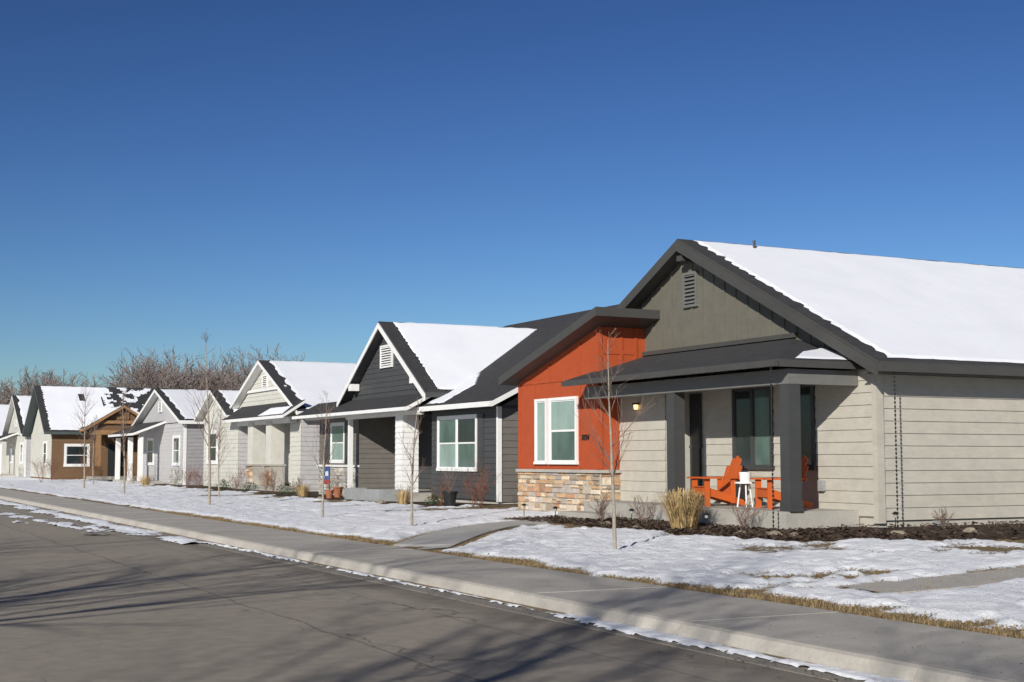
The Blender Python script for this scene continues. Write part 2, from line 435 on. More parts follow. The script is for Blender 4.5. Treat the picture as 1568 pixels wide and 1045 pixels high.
def slabs(h,part,mat,x0,x1,y0,y1,L,z,prof=None):
    y=y0
    while y<y1:
        dz=random.uniform(-.004,.004)
        h.box(part,mat,x0,x1,y+.006,y+L-.006,-.1,z+dz); y+=L
w=B('sidewalk')
slabs(w,'walk_panels',conc,7.46,9.22,-20,150,1.55,.14)
w.box('joint_bed',concrete('joint_dirt',(.1,.085,.07)),7.44,9.215,-20,330,-.1,.118)
w.done()
y=-20
while y<330:
    L=3.1; P=[(7.29,y+.004,-.1),(7.29,y+.004,.0),(7.31,y+.004,.05),(7.355,y+.004,.12),(7.40,y+.004,.14),(7.458,y+.004,.142),(7.458,y+.004,-.1)]
    k.prism('kerb_stone',conc,P,(0,L-.008,0)); y+=L
k.done()
w=B('sidewalk'); w.box('walk_panels',conc,-7.1,-5.0,-60,150,-.1,.13); w.done()
def strip(name,pts,wid,mat,dz=.012,seg=6):
    C=[]
    P=[Vector((*p,0)) for p in pts]
    for i in range(len(P)-1):
        a=P[max(0,i-1)];b_=P[i];c_=P[i+1];d=P[min(len(P)-1,i+2)]
        for k_ in range(seg):
            t=k_/seg; C.append(.5*((2*b_)+(c_-a)*t+(2*a-5*b_+4*c_-d)*t*t+(-a+3*b_-3*c_+d)*t**3))
    C.append(P[-1]); V=[];F=[]
    for i,p in enumerate(C):
        t=(C[min(i+1,len(C)-1)]-C[max(i-1,0)]).normalized(); n=Vector((-t.y,t.x,0))
        for s_ in (-1,1):
            q=p+n*s_*wid/2; V.append((q.x,q.y,gz(q.x,q.y)+dz+.018)); 
        for s_ in (-1,1):
            q=p+n*s_*wid/2; V.append((q.x,q.y,gz(q.x,q.y)-.1))
        if i: 
            k_=4*i; F+=[(k_-4,k_-3,k_+1,k_),(k_-2,k_-4,k_,k_+2),(k_-3,k_-1,k_+3,k_+1)]
    return mesh_obj(name,V,F,[mat])
strip('garden_path',PATH,1.15,walkm)
strip('garden_path',[(10.6,12.3),(12,12.2),(15,12.3),(19,12.2),(26,12.3)],1.0,walkm,.0)
# snow left along the kerb, as one irregular broken crust
def gutter_snow():
    V=[];F=[];idx={}
    def val(x,y):
        n=fb(x*1.5,y*.5,.9,3); n2=fb(x*2,y*1.3,2.5,3)
        if y<13: c,hw,bias=7.18,.13,.34
        elif y<27: c,hw,bias=7.18,.12,.05
        else: c,hw,bias=6.85,.55,.10
        d=1-abs(x-c-.03*noise.noise((y*.8,1,1)))/hw
        v=d*.55+bias+n*.6+n2*.35-.35
        if y>31:  # crust lying further out in the street
            d2=1-abs(x-5.6+.3*math.sin(y*.15))/.55; v=max(v,d2*.4+n*1.3+n2*.5-.30)
        return v
    rows=[]; y=6.8
    while y<62:
        rows.append(y); y+=.04 if y<14 else (.06 if y<24 else (.1 if y<34 else .22))
    cols=[4.6+i*.08 for i in range(29)]+[6.9+i*.03 for i in range(14)]
    W=[[val(x,y) if x<7.30 else -1 for x in cols] for y in rows]
    for j,y in enumerate(rows[:-1]):
        for i in range(len(cols)-1):
            q=[(j,i),(j,i+1),(j+1,i+1),(j+1,i)]
            if sum(W[a][b_]>0 for a,b_ in q)<3: continue
            f=[]
            for a,b_ in q:
                if (a,b_) not in idx:
                    idx[(a,b_)]=len(V); wv=max(0,W[a][b_]); hm=.022 if rows[a]<24 else .05
                    V.append((cols[b_]+.008*noise.noise((cols[b_]*9,rows[a]*9,0)),rows[a]+.02*noise.noise((cols[b_]*9,rows[a]*9,5)),.008+min(hm,wv*.12)*(1+.5*noise.noise((cols[b_]*8,rows[a]*8,2)))))
                f.append(idx[(a,b_)])
            F.append(f)
    return mesh_obj('kerbside_snow',V,F,[snow],smooth=True)
gutter_snow()
# ------------------------------------------------------------------ helpers for gables
def gable_roof(h,xf,xb,y0,yr,y1,ze,zr,th=.2,fas=trimdk,rf=None):
    rf=rf or shY
    h.prism('roof',fas,[(xf,y0,ze),(xb,y0,ze),(xb,yr,zr),(xf,yr,zr)],(0,0,-th),rf)
    h.prism('roof',fas,[(xf,yr,zr),(xb,yr,zr),(xb,y1,ze),(xf,y1,ze)],(0,0,-th),rf)
def chain(h,x,y,z0,z1):
    z=z1
    while z>z0:
        h.beam('rain_chain',blackmetal,(x,y,z),(x,y,z-.05),.02,.01,7); h.beam('rain_chain',blackmetal,(x,y,z-.045),(x,y,z-.075),.005,.005,4); z-=.075
# ================================================================== HOUSE 1
h=B('orange_and_grey_house')
G=.3
h.box('foundation',conc,17.33,36,19.53,31.2,G-.3,.62)
h.box('wall_core',beige,17.3,36,19.5,31.24,.6,3.35)
siding(h,'siding',beige,FX(17.3),(19.5,27.3),.62,3.36,.225)
siding(h,'siding',beige,FY(19.5),(17.3,36),.55,3.26,.225)
h.box('corner_board',beige,17.25,17.42,19.45,19.58,.5,3.3)
zr=6.47; yr=25.3; ze=3.39; sl=(zr-ze)/(yr-18.98)
def rz(y): return zr-sl*abs(y-yr)
h.prism('gable_wall',taupe,[(17.3,19.55,3.3),(17.3,31.2,3.3),(17.3,31.2,rz(31.2)-.19),(17.3,yr,zr-.19),(17.3,19.55,rz(19.55)-.19)],(.2,0,0))
y=20.1
while y<31:
    t=rz(y)-.2
    if t>3.5: h.box('gable_batten',taupe,17.275,17.299,y,y+.055,3.42,t)
    y+=.4
fbox(h,'gable_band',trimdk,FX(17.3),19.5,21.9,3.3,3.44,0,.05)
gable_roof(h,16.9,36.5,18.98,yr,31.62,ze,zr,.2)
for a,b_ in (((16.9,18.98,ze),(16.9,yr,zr)),((16.9,yr,zr),(16.9,31.62,ze))):
    A=Vector(a);Bv=Vector(b_); h.prism('rake_board',trimdk,[A+Vector((0,0,-.05)),Bv+Vector((0,0,-.05)),Bv+Vector((0,0,-.27)),A+Vector((0,0,-.27))],(-.035,0,0))
h.box('gutter',trimdk,16.88,36.5,18.86,18.975,3.2,3.34)
h.box('soffit',trimdk,16.95,36.4,19.0,19.49,3.19,3.21)
h.box('ridge_bracket',trimdk,16.94,17.28,25.2,25.4,5.98,6.1)
louver(h,FX(17.3),25.08,25.62,4.98,5.76,beamgr,blackmetal)
rsheet(h,'roof_snow',(17.24,19.12,ze+.07),(36.4,19.12,ze+.07),(36.4,yr-.05,zr-.02),(17.24,yr-.05,zr-.02),120,60,.028,.08,1)
h.beam('roof_vent_pipe',trimdk,(18.75,25.0,6.2),(18.75,25.0,6.52),.035)
bf=16.06; b0,b1=27.28,31.26
def bz(y): return 5.04-.272*(y-26.63)
h.prism('bay_wall',orange,[(bf,b0,.3),(bf,b1,.3),(bf,b1,bz(b1)-.2),(bf,b0,bz(b0)-.2)],(1.3,0,0))
for y0,y1 in ((b0-.012,b0+.09),(b1-.1,b1+.01)): h.box('bay_trim',orange,bf-.022,bf-.001,y0,y1,1.42,bz(y1)-.24)
h.box('bay_trim',orange,bf-.020,bf-.001,b0+.09,b1-.1,3.5,3.6)
for yy in (28.12,29.62): h.box('bay_trim',orange,bf-.018,bf-.001,yy,yy+.06,3.602,bz(yy)-.28)
for yy in (28.12,30.38): h.box('bay_trim',orange,bf-.018,bf-.001,yy,yy+.06,1.42,3.498)
for xx in (bf,bf+.55,17.0): h.box('bay_trim',orange,xx,xx+.08,b0-.02,b0-.001,1.42,4.75)
h.box('bay_trim',orange,bf+.08,17.0,b0-.018,b0-.001,4.05,4.14)
window(h,FX(bf),29.72,30.32,1.53,3.12,white,(gmint,gmint),.06,1,False)
window(h,FX(bf),28.24,29.60,1.53,3.12,white,[(gmint,ggreen)],.07,1)
stones(h,'stone_veneer',FX(bf),b0-.05,b1,.28,1.34,seed=4)
stones(h,'stone_veneer',FY(b0),bf,16.6,.28,1.34,seed=9)
h.box('stone_cap',concd,bf-.1,bf,b0-.1,b1,1.34,1.41); h.box('stone_cap',concd,bf,16.6,b0-.1,b0,1.34,1.41)
h.prism('bay_roof',trimdk,[(15.6,26.63,5.04),(17.3,26.63,5.04),(17.3,31.5,bz(31.5)),(15.6,31.5,bz(31.5))],(0,0,-.2),shX)
t=bpy.data.curves.new('house_number','FONT'); t.body='3254'; t.size=.17; t.extrude=.01
to=bpy.data.objects.new('house_number',t); COL.objects.link(to); to.location=(bf-.03,28.05,2.1); to.rotation_euler=(math.pi/2,0,-math.pi/2); t.materials.append(blackmetal); h.objs.append(to)
h.box('entry_wall',beige,16.6,17.29,25.36,27.27,.72,3.2)
siding(h,'siding',beige,FX(16.6),(25.36,27.26),.72,3.2,.225)
h.box('porch_lamp',blackmetal,16.45,16.57,26.38,26.5,2.86,2.9); h.beam('porch_lamp',lampm,(16.51,26.44,2.76),(16.51,26.44,2.86),.04,.05,10)
h.box('porch_slab',concd,15.6,17.28,20.0,27.2,.1,.72)
h.box('porch_step',concd,15.0,15.6,25.7,27.3,.1,.5)
for y0 in (19.96,23.66): h.box('porch_post',postdk,15.68,15.94,y0,y0+.27,.72,3.0); h.box('post_base',postdk,15.665,15.955,y0-.015,y0+.285,.722,.9)
h.box('porch_beam',beamgr,15.67,15.95,19.95,27.26,3.0,3.27); h.box('porch_beam',beamgr,15.95,17.27,19.95,20.23,3.0,3.268)
h.box('porch_ceiling',taupe,15.95,17.27,20.23,27.26,3.2,3.23)
h.prism('porch_roof',trimdk,[(15.3,19.78,3.42),(15.3,27.55,3.42),(17.3,27.55,4.03),(17.3,21.84,4.03)],(0,0,-.13),shX)
h.prism('porch_roof',trimdk,[(15.3,19.78,3.42),(17.3,21.84,4.03),(17.3,19.78,3.42)],(0,0,-.13),shY)
h.box('porch_gutter',trimdk,15.2,15.298,19.75,27.5,3.29,3.4)
h.box('flashing',trimdk,17.2,17.29,21.7,27.25,4.03,4.12)
rsheet(h,'porch_snow',(15.75,19.86,3.45),(17.2,19.86,3.45),(17.2,20.9,3.76),(16.4,20.45,3.62),20,8,.03,.04,5)
window(h,FX(17.3),22.5,23.84,1.44,3.15,postdk,[(ggreen,ggreen),(gdark,gdark)],.07,2,False)
window(h,FX(17.3),21.2,22.1,1.44,3.15,postdk,[(gdark,gdark)],.08,1,False)
h.box('front_door',darkdoor,17.2,17.26,25.0,25.34,.75,3.05)
window(h,FX(17.27),24.98,25.34,1.9,3.06,postdk,[gdark],.05,1,False)
chain(h,17.22,18.93,.45,3.2); chain(h,15.25,19.9,.4,3.28)
h.box('outlet_box',steel,17.2,17.27,20.93,21.07,1.05,1.25)
for xx in (18.6,21.6): h.box('crawlspace_vent',steel,xx,xx+.4,19.515,19.53,.42,.56)
h.done()
def adirondack(loc,rot):
    h=B('adirondack_chair'); m=orchair
    for s in (-1,1):
        h.prism('side_rail',m,[(.42,s*.25,.38),(.42,s*.25,.23),(-.45,s*.25,.0),(-.52,s*.25,.1)],(0,.04*s,0))
        h.box('front_leg',m,.33,.45,s*.292,s*.292+.035*s,0,.56)
        h.box('back_leg',m,-.24,-.14,s*.295,s*.33,.06,.56)
        h.prism('arm_rest',m,[(.52,s*.22,.56),(.52,s*.42,.56),(.1,s*.44,.56),(-.38,s*.34,.56),(-.38,s*.25,.56)],(0,0,.032))
    h.box('front_apron',m,.42,.445,-.25,.25,.22,.37)
    for i in range(7):
        x=.44-i*.09; z=.385-i*.027
        h.prism('seat_slat',m,[(x,-.29,z),(x,.29,z),(x-.083,.29,z-.024),(x-.083,-.29,z-.024)],(0,0,.022))
    for i in range(5):
        a=(i-2); y0=a*.1; y1=a*.145; top=1.02-.05*a*a
        xb=-.14; xt=-.14-(top-.2)*.40; w0=.047; w1=.068
        P=[(xb,y0-w0,.2),(xb,y0+w0,.2),(xt,y1+w1,top-.035),(xt-.012,y1+w1*.5,top),(xt-.012,y1-w1*.5,top),(xt,y1-w1,top-.035)]
        h.prism('back_slat',m,P,(.022,0,.01))
    h.prism('back_rail',m,[(-.33,-.36,.53),(-.33,.36,.53),(-.37,.36,.61),(-.37,-.36,.61)],(.022,0,.01))
    return h.done(loc,rot,.97)
adirondack((16.45,23.25,.722),math.radians(170)); adirondack((16.6,21.35,.722),math.radians(165))
h=B('side_table')
h.beam('table_top',white,(0,0,.46),(0,0,.49),.21,.21,20)
for i in range(3):
    a=i*2.09; h.beam('leg',white,(.17*math.cos(a),.17*math.sin(a),0),(.1*math.cos(a),.1*math.sin(a),.46),.016)
h.beam('pot',white,(0,0,.49),(0,0,.68),.1,.12,16)
h.done((16.35,22.2,.722))
# ================================================================== HOUSE 2
h=B('slate_grey_house'); X=18.2
h.box('foundation',conc,X+.1,32.6,36.8,52.6,.0,.5)
h.box('wall_core',slate,X+2.2,32.6,36.78,52.7,.45,3.3)
h.box('wall_core',slate,X,X+2.2,36.78,41.6,.45,3.25); h.box('wall_core',greybr,X,X+2.2,48.3,52.7,.45,3.25)
siding(h,'siding',slate,FX(X),(36.78,41.6),.45,3.2,.18)
siding(h,'siding',greybr,FX(X),(48.3,52.7),1.42,3.2,.18)
siding(h,'siding',slate,FX(X+2.2),(41.6,48.3),.6,3.2,.18)
siding(h,'siding',greybr,FY(48.3),(X,X+2.2),.6,3.2,.18)
siding(h,'siding',greybr,FY(36.78),(X,32.6),.4,3.15,.2)
h.box('corner_board',white,X-.035,X+.1,36.73,36.83,.4,3.2)
stones(h,'stone_veneer',FX(X),48.3,52.7,.2,1.36,SG,11); h.box('stone_cap',white,X-.1,X,48.25,52.75,1.36,1.44)
window(h,FX(X),38.14,41.09,1.28,3.02,white,[(gdark,ggreen),(ggreen,gmint)],.1,2)
h.box('shutter',postdk,X-.06,X,37.7,38.08,1.28,3.02)
window(h,FX(X),49.75,51.3,1.5,3.05,white,[(ggreen,gmint)],.1,1)
h.box('shutter',postdk,X-.06,X,51.36,51.9,1.5,3.05); h.box('shutter',postdk,X-.06,X,48.9,49.7,1.5,3.05)
h.box('front_door',darkdoor,X+2.1,X+2.17,42.2,43.15,.65,2.75)
h.box('door_trim',white,X+2.09,X+2.18,43.16,43.28,.65,2.85)
window(h,FX(X+2.2),44.6,46.4,1.4,2.9,white,[(gdark,gdark)],.1,2)
h.box('porch_slab',concd,X-.6,X+2.2,41.6,48.3,.1,.55)
h.box('porch_pillar',white,17.65,18.2,42.75,43.4,.55,3.1)
for zz in range(14):
    z0=.56+zz*.18
    h.add('porch_pillar',white,[(17.646,42.75,z0),(17.646,43.4,z0),(17.624,43.4,z0),(17.624,42.75,z0),(17.645,42.75,z0+.18),(17.645,43.4,z0+.18)],[(0,1,2,3),(3,2,5,4)])
    h.add('porch_pillar',white,[(17.62,42.746,z0),(18.2,42.746,z0),(18.2,42.724,z0),(17.62,42.724,z0),(17.64,42.745,z0+.18),(18.2,42.745,z0+.18)],[(0,1,2,3),(3,2,5,4)])
h.box('porch_post',white,17.7,17.85,48.0,48.15,.55,3.1)
h.box('porch_beam',white,17.66,17.9,41.6,48.3,3.1,3.25)
E=17.72; zE=3.34; zR=7.05; XR=25.2; ms=(zR-zE)/(XR-E)
h.prism('main_roof',white,[(E,36.2,zE),(E,53.1,zE),(XR,50.2,zR),(XR,36.2,zR)],(0,0,-.16),shX)
h.prism('main_roof',white,[(XR,36.2,zR),(XR,50.2,zR),(32.8,53.1,zE),(32.8,36.2,zE)],(0,0,-.16),shX)
h.prism('main_roof',white,[(E,53.1,zE),(32.8,53.1,zE),(XR,50.2,zR)],(0,0,-.16),shY)
h.prism('side_gable_wall',greybr,[(X+.1,36.79,3.2),(32.4,36.79,3.2),(XR,36.79,zR-.2)],(0,.1,0))
h.box('gutter',white,E-.1,E-.002,36.2,41.38,zE-.16,zE-.02)
gy=45.3; gzr=6.46; gs=.64; hw=4.15; gf=17.75; ze2=gzr-gs*hw; xv=E+(gzr-zE)/ms; xl=E+(ze2-zE)/ms
for s in (-1,1):
    h.prism('cross_gable_roof',slate,[(gf,gy+s*hw,ze2),(xl,gy+s*hw,ze2),(xv,gy,gzr),(gf,gy,gzr)],(0,0,-.16),shY)
    A=Vector((gf,gy+s*hw,ze2)); Bv=Vector((gf,gy,gzr))
    h.prism('rake_board',white,[A+Vector((0,0,-.06)),Bv+Vector((0,0,-.06)),Bv+Vector((0,0,-.25)),A+Vector((0,0,-.25))],(-.035,0,0))
h.prism('cross_gable_wall',slate,[(18.15,gy-hw+.3,ze2-.05),(18.15,gy+hw-.3,ze2-.05),(18.15,gy,gzr-.25)],(.15,0,0))
siding(h,'gable_siding',slate,FX(18.15),lambda z:(gy-(gzr-.2-z)/gs,gy+(gzr-.2-z)/gs),4.0,6.1,.18)
louver(h,FX(18.13),44.85,45.95,4.85,5.65,white,blackmetal)
for s in (-1,1): h.box('gable_bracket',white,17.76,18.1,gy+s*2.9-.12,gy+s*2.9+.12,4.15,4.4)
h.prism('porch_skirt_roof',white,[(17.2,41.4,3.34),(17.2,52.9,3.34),(18.2,52.9,3.86),(18.2,41.4,3.86)],(0,0,-.13),shX)
h.box('gutter',white,17.1,17.198,41.4,52.9,3.22,3.33)
rsheet(h,'roof_snow',(18.25,gy-hw+.12,ze2+.10),(xl+.35,gy-hw+.12,ze2+.10),(xv+.1,gy-.05,gzr),(18.25,gy-.05,gzr),60,40,.03,.1,3)
def mz(x): return zE+(x-E)*ms
rsheet(h,'roof_snow',(17.85,40.0,mz(17.85)),(19.2,40.35,mz(19.2)),(20.2,42.1,mz(20.2)),(17.85,41.35,mz(17.85)),20,14,.03,.1,8)
h.done()
# ================================================================== HOUSE 3
h=B('cream_house'); X=18.7
h.box('foundation',conc,X+.1,32,56.6,71,.0,.5)
h.box('wall_core',cream,X+1.6,32,56.5,71,.4,3.5); h.box('wall_core',cream,X-.4,X+1.6,64.6,71,.3,3.5)
h.box('wall_core',pale,X,X+1.6,56.5,58,.3,3.5)
siding(h,'siding',cream,FX(X-.4),(64.6,71),.4,3.45,.2); siding(h,'siding',cream,FX(X+1.6),(58,64.6),.5,3.4,.2); siding(h,'siding',cream,FX(X),(56.5,58),.4,3.4,.2)
siding(h,'siding',pale,FY(56.5),(X,32),.4,3.4,.2); siding(h,'siding',pale,FY(64.6),(X-.4,X+1.6),.4,3.4,.2)
window(h,FX(X-.4),68.3,70.3,1.4,3.1,white,[(gdark,gdark)],.16,1)
h.box('front_door',darkdoor,X+1.5,X+1.57,58.6,59.7,.5,2.7); window(h,FX(X+1.6),60.6,62.4,1.2,2.8,white,[(gdark,gdark)],.12,2)
h.box('porch_slab',concd,X-.7,X+1.6,57.0,64.6,.1,.5)
for y0 in (61.8,59.0):
    h.box('porch_column',cream,18.15,18.75,y0,y0+.8,1.4,3.3)
    stones(h,'column_stone',FX(18.15),y0-.1,y0+.9,.3,1.35,SC,int(y0)); h.box('column_cap',concd,18.02,18.8,y0-.14,y0+.94,1.35,1.43)
    h.box('column_core',conc,18.16,18.75,y0-.1,y0+.9,.3,1.35)
h.box('porch_beam',white,18.2,18.5,56.6,64.6,3.2,3.45)
gable_roof(h,18.3,32.4,55.9,61.7,67.6,3.65,6.16,.18,white)
h.prism('gable_wall',cream,[(18.7,56.3,3.4),(18.7,67.2,3.4),(18.7,61.7,5.95)],(.2,0,0))
siding(h,'gable_siding',cream,FX(18.7),lambda z:(61.7-(5.95-z)/.433,61.7+(5.95-z)/.433),3.95,5.9,.2)
louver(h,FX(18.68),61.3,62.1,4.9,5.5,white,blackmetal)
h.box('gable_band',white,18.6,18.69,58.6,65,4.75,4.88)
gable_roof(h,17.9,22,65.4,68.6,71.6,3.75,5.1,.16,white)
h.prism('gable_wall',cream,[(18.28,65.6,3.5),(18.28,71.4,3.5),(18.28,68.6,4.9)],(.2,0,0))
h.prism('porch_roof',white,[(17.7,56.0,3.5),(17.7,65.6,3.5),(18.7,65.6,4.15),(18.7,56.0,4.15)],(0,0,-.13),shX)
rsheet(h,'roof_snow',(18.75,56.1,3.75),(32.3,56.1,3.75),(32.3,61.65,6.15),(18.75,61.65,6.15),70,26,.03,.1,13)
rsheet(h,'roof_snow',(18.3,65.6,3.85),(21.9,65.6,3.85),(21.9,68.55,5.09),(18.3,68.55,5.09),20,14,.03,.1,14)
rsheet(h,'porch_snow',(17.75,56.2,3.54),(17.75,59.8,3.54),(18.3,59.5,3.9),(18.3,56.6,3.9),20,6,.03,.06,15)
h.done()
# ================================================================== generic street gable houses
def street_house(name,X,y0,y1,eave,ridge,wf,ws,depth=12,seed=0,trim=white,stone=True,porch=True):
    h=B(name); yr=(y0+y1)/2; r=random.Random(seed)
    h.box('wall_core',ws,X,X+depth,y0,y1,-.1,eave-.05)
    siding(h,'siding',wf,FX(X),(y0,y1),.35,eave-.1,.2); siding(h,'siding',ws,FY(y0),(X,X+depth),.35,eave-.15,.2)
    h.prism('gable_wall',wf,[(X,y0+.1,eave-.1),(X,y1-.1,eave-.1),(X,yr,ridge-.25)],(.2,0,0))
    gable_roof(h,X-.4,X+depth+.4,y0-.4,yr,y1+.4,eave,ridge,.18,trim)
    rsheet(h,'roof_snow',(X-.1,y0-.25,eave+.07),(X+depth+.3,y0-.25,eave+.07),(X+depth+.3,yr-.05,ridge),(X-.1,yr-.05,ridge),60,24,.03,.1,seed)
    h.box('corner_board',trim,X-.04,X+.1,y0-.04,y0+.1,.2,eave-.15)
    window(h,FX(X),y0+.9,y0+2.5,1.3,2.95,white,[(gdark,ggreen)],.14,1)
    window(h,FX(X),yr+1.5,yr+3.2,1.3,2.9,white,[(gdark,gdark)],.14,1)
    louver(h,FX(X-.02),yr-.4,yr+.4,eave+.6,eave+1.2,white,blackmetal)
    if stone: stones(h,'stone_veneer',FX(X),y0,y0+3.2,.1,1.1,SG,seed)
    if porch:
        h.box('porch_slab',concd,X-1.5,X,yr-1,y1,.1,.45)
        for yy in (yr-.9,yr+1.8,y1-.3): h.box('porch_post',white,X-1.4,X-1.15,yy,yy+.25,.45,2.9)
        h.prism('porch_roof',trim,[(X-1.8,yr-1.2,3.1),(X-1.8,y1+.2,3.1),(X,y1+.2,3.8),(X,yr-1.2,3.8)],(0,0,-.13),shX)
    window(h,FY(y0),X+3,X+4.2,1.6,2.8,white,[(gdark,gdark)],.1,1)
    return h.done()
street_house('lilac_grey_house',18.0,73.9,85.2,3.7,5.62,pale,lilac,12,21)
street_house('grey_gable_house',15.2,113,124,3.6,6.8,cream,pale,12,22)
street_house('grey_gable_house',14.6,128,139,3.6,6.6,pale,cream,12,23)
street_house('grey_gable_house',14.6,143,154,3.6,6.4,cream,lilac,12,24)
street_house('grey_gable_house',14.6,158,170,3.6,6.4,pale,greybr,12,25)
# ================================================================== HOUSE 5 brown craftsman
h=B('brown_craftsman_house')
h.box('wall_core',brown,14.9,26,98,107.6,.0,3.5); siding(h,'siding',brown,FY(98),(14.9,26),.4,3.45,.2); siding(h,'siding',cream,FX(14.9),(98,107.6),.4,3.5,.2)
h.prism('gable_wall',cream,[(14.9,98.1,3.4),(14.9,107.5,3.4),(14.9,102.8,6.5)],(.2,0,0))
gable_roof(h,14.3,26,97.5,102.8,108.1,3.5,6.85,.18,teal)
def hole5(p,u,v):
    return (p.x>18.6 and fb(p.x*1.5,p.y*1.5,.8,3)> .06-(p.x-18.6)*.05+(.1 if p.y<99.5 else 0)) or (abs(p.x-17.3)<.25 and abs(p.y-101.3)<.4)
rsheet(h,'roof_snow',(14.7,97.7,3.62),(25.9,97.7,3.62),(25.9,102.7,6.82),(14.7,102.7,6.82),110,50,.03,.1,31,hole5)
window(h,FY(98),15.7,17.4,1.15,2.7,white,[(gdark,gdark)],.16,1)
window(h,FX(14.9),100,101.6,1.2,2.9,white,[(gdark,gdark)],.14,1)
for xx in (17.5,20.6): h.box('porch_post',wood,xx,xx+.3,96.2,96.5,.5,3.3); h.box('post_base',brown,xx-.15,xx+.45,96.05,96.65,.1,1.2)
h.box('porch_slab',concd,17.2,21.2,96,98,.05,.5); h.box('porch_beam',wood,17.1,21.3,96.15,96.5,3.3,3.6); h.box('front_door',darkdoor,18.6,19.6,97.9,97.97,.5,2.7)
for s in (-1,1): h.prism('porch_gable_roof',wood,[(19.2,95.8,5.3),(19.2,100.5,5.3),(19.2+s*2.6,100.5,3.7),(19.2+s*2.6,95.8,3.7)],(0,0,-.18),shX)
rsheet(h,'roof_snow',(16.75,95.95,3.82),(16.75,100.2,3.82),(19.1,100.2,5.25),(19.1,95.95,5.25),20,16,.03,.1,33)
h.prism('porch_gable_wall',brown,[(17,96.2,3.6),(21.4,96.2,3.6),(19.2,96.2,5.05)],(0,.15,0))
h.prism('gable_truss',wood,[(17.6,96.0,4.05),(20.8,96.0,4.05),(20.8,96.0,4.25),(17.6,96.0,4.25)],(0,.1,0))
louver(h,FY(96.18),18.8,19.6,4.35,4.8,wood,blackmetal)
h.done()
# ------------------------------------------------------------------ trees
def branches(h,part,mat,p,d,L,r,lev,rnd,nseg=4,kids=3,sides=5,up=.12,ang=.65,wob=.12,minr=.003):
    seg=L/nseg; pts=[p]
    for i in range(nseg):
        d=(d+Vector((rnd.uniform(-wob,wob),rnd.uniform(-wob,wob),rnd.uniform(-wob,wob)*.5+up*.3))).normalized()
        q=p+d*seg; r2=max(minr,r*(1-.7*(i+1)/nseg)); r1=max(minr,r*(1-.7*i/nseg))
        h.beam(part,mat,p,q,r1,r2,sides,False); p=q; pts.append((p,d,r2))
        if lev>0 and (i>0 or nseg<4):
            for k_ in range(kids if i<nseg-1 else kids+1):
                if rnd.random()<.25: continue
                a=rnd.uniform(0,6.283); perp=d.orthogonal().normalized(); perp.rotate(Matrix.Rotation(a,3,d))
                th=ang*rnd.uniform(.6,1.25); nd=(d*math.cos(th)+perp*math.sin(th)); nd.z+=up; nd.normalize()
                branches(h,part,mat,p,nd,L*rnd.uniform(.42,.62),r2*.62,lev-1,rnd,3,max(2,kids-1) if lev>1 else 2,3 if lev<2 else 4,up,ang,wob*1.5,minr)
def sapling(x,y,H,seed,mat=bark,r=.034,thick=1):
    rnd=random.Random(seed); h=B('bare_sapling'); z=gz(x,y); p=Vector((x,y,z-.05)); d=Vector((0,0,1)); n=14; t0=.28
    for i in range(n):
        d=(d+Vector((rnd.uniform(-.04,.04),rnd.uniform(-.04,.04),.1))).normalized(); q=p+d*H/n
        r1=r*(1-.88*i/n); r2=r*(1-.88*(i+1)/n); h.beam('trunk',mat,p,q,r1,r2,8,False); p=q
        if i/n>t0:
            for k_ in range(rnd.choice((1,2,2,3))*thick):
                a=rnd.uniform(0,6.283); th=rnd.uniform(.45,.85)
                nd=Vector((math.cos(a)*math.sin(th),math.sin(a)*math.sin(th),math.cos(th)))
                branches(h,'branches',twig,p,nd,H*.27*(1.15-i/n)*rnd.uniform(.6,1.2),r2*.38+.002,1,rnd,3,2,4,.16,.6,.12,.0028)
    h.done()
sapling(11.25,18.65,3.35,3); sapling(11.4,27.1,2.6,4); sapling(11.35,32.6,3.0,5); sapling(11.35,43.3,5.2,6,r=.05,thick=2); sapling(11.76,58.3,4.2,7,thick=2,r=.045); sapling(13.9,77,3.6,8,thick=2); sapling(13.6,50.5,3.2,9,thick=2,r=.03)
sapling(12.2,70,5,12,thick=2,r=.05)
def bigtree(name,x,y,H,seed,lev=4,kids=3,mat=barkd,part='limbs',h=None,r=None,minr=.006,z0=None):
    rnd=random.Random(seed); own=h is None
    if own: h=B(name)
    z=gz(x,y) if z0 is None else z0; r=r or H*.022
    p=Vector((x,y,z-.1)); q=p+Vector((rnd.uniform(-.2,.2),rnd.uniform(-.2,.2),H*.25)); h.beam('trunk' if own else part,mat,p,q,r*1.2,r,9 if own else 4,False)
    for i in range(5):
        a=i*1.257+rnd.uniform(-.4,.4); th=rnd.uniform(.2,.75) if i else .05
        d=Vector((math.cos(a)*math.sin(th),math.sin(a)*math.sin(th),math.cos(th)))
        branches(h,part,mat,q,d,H*rnd.uniform(.42,.55),r*.6,lev-1,rnd,4,kids,5,.1,.6,.14,minr)
    if own: h.done()
bigtree('bare_tree',-7.8,-1.5,9.5,41); bigtree('bare_tree',-9.2,7.6,10,42); bigtree('bare_tree',-9,17,8.5,43,3); bigtree('bare_tree',-6.2,-4.8,8.5,44)
h=B('distant_bare_trees'); rr=random.Random(77)
dist=paint('distant_twigs',(.2,.165,.15),.9,.2)
for i in range(34):
    f_=i/33; px_r=-.272+.105*f_; D=rr.uniform(225,270)
    X_=D*(.4524+.892*px_r); Y_=D*(.8918-.4524*px_r)
    bigtree('',X_,Y_,rr.uniform(14,17)*D/245,100+i,4,2,dist,'limbs',h,.16,.036,0)
for i in range(12):
    px_r=-.352+.035*i/11; D=rr.uniform(230,260)
    bigtree('',D*(.4524+.892*px_r),D*(.8918-.4524*px_r),rr.uniform(13,16),200+i,4,2,dist,'limbs',h,.16,.036,0)
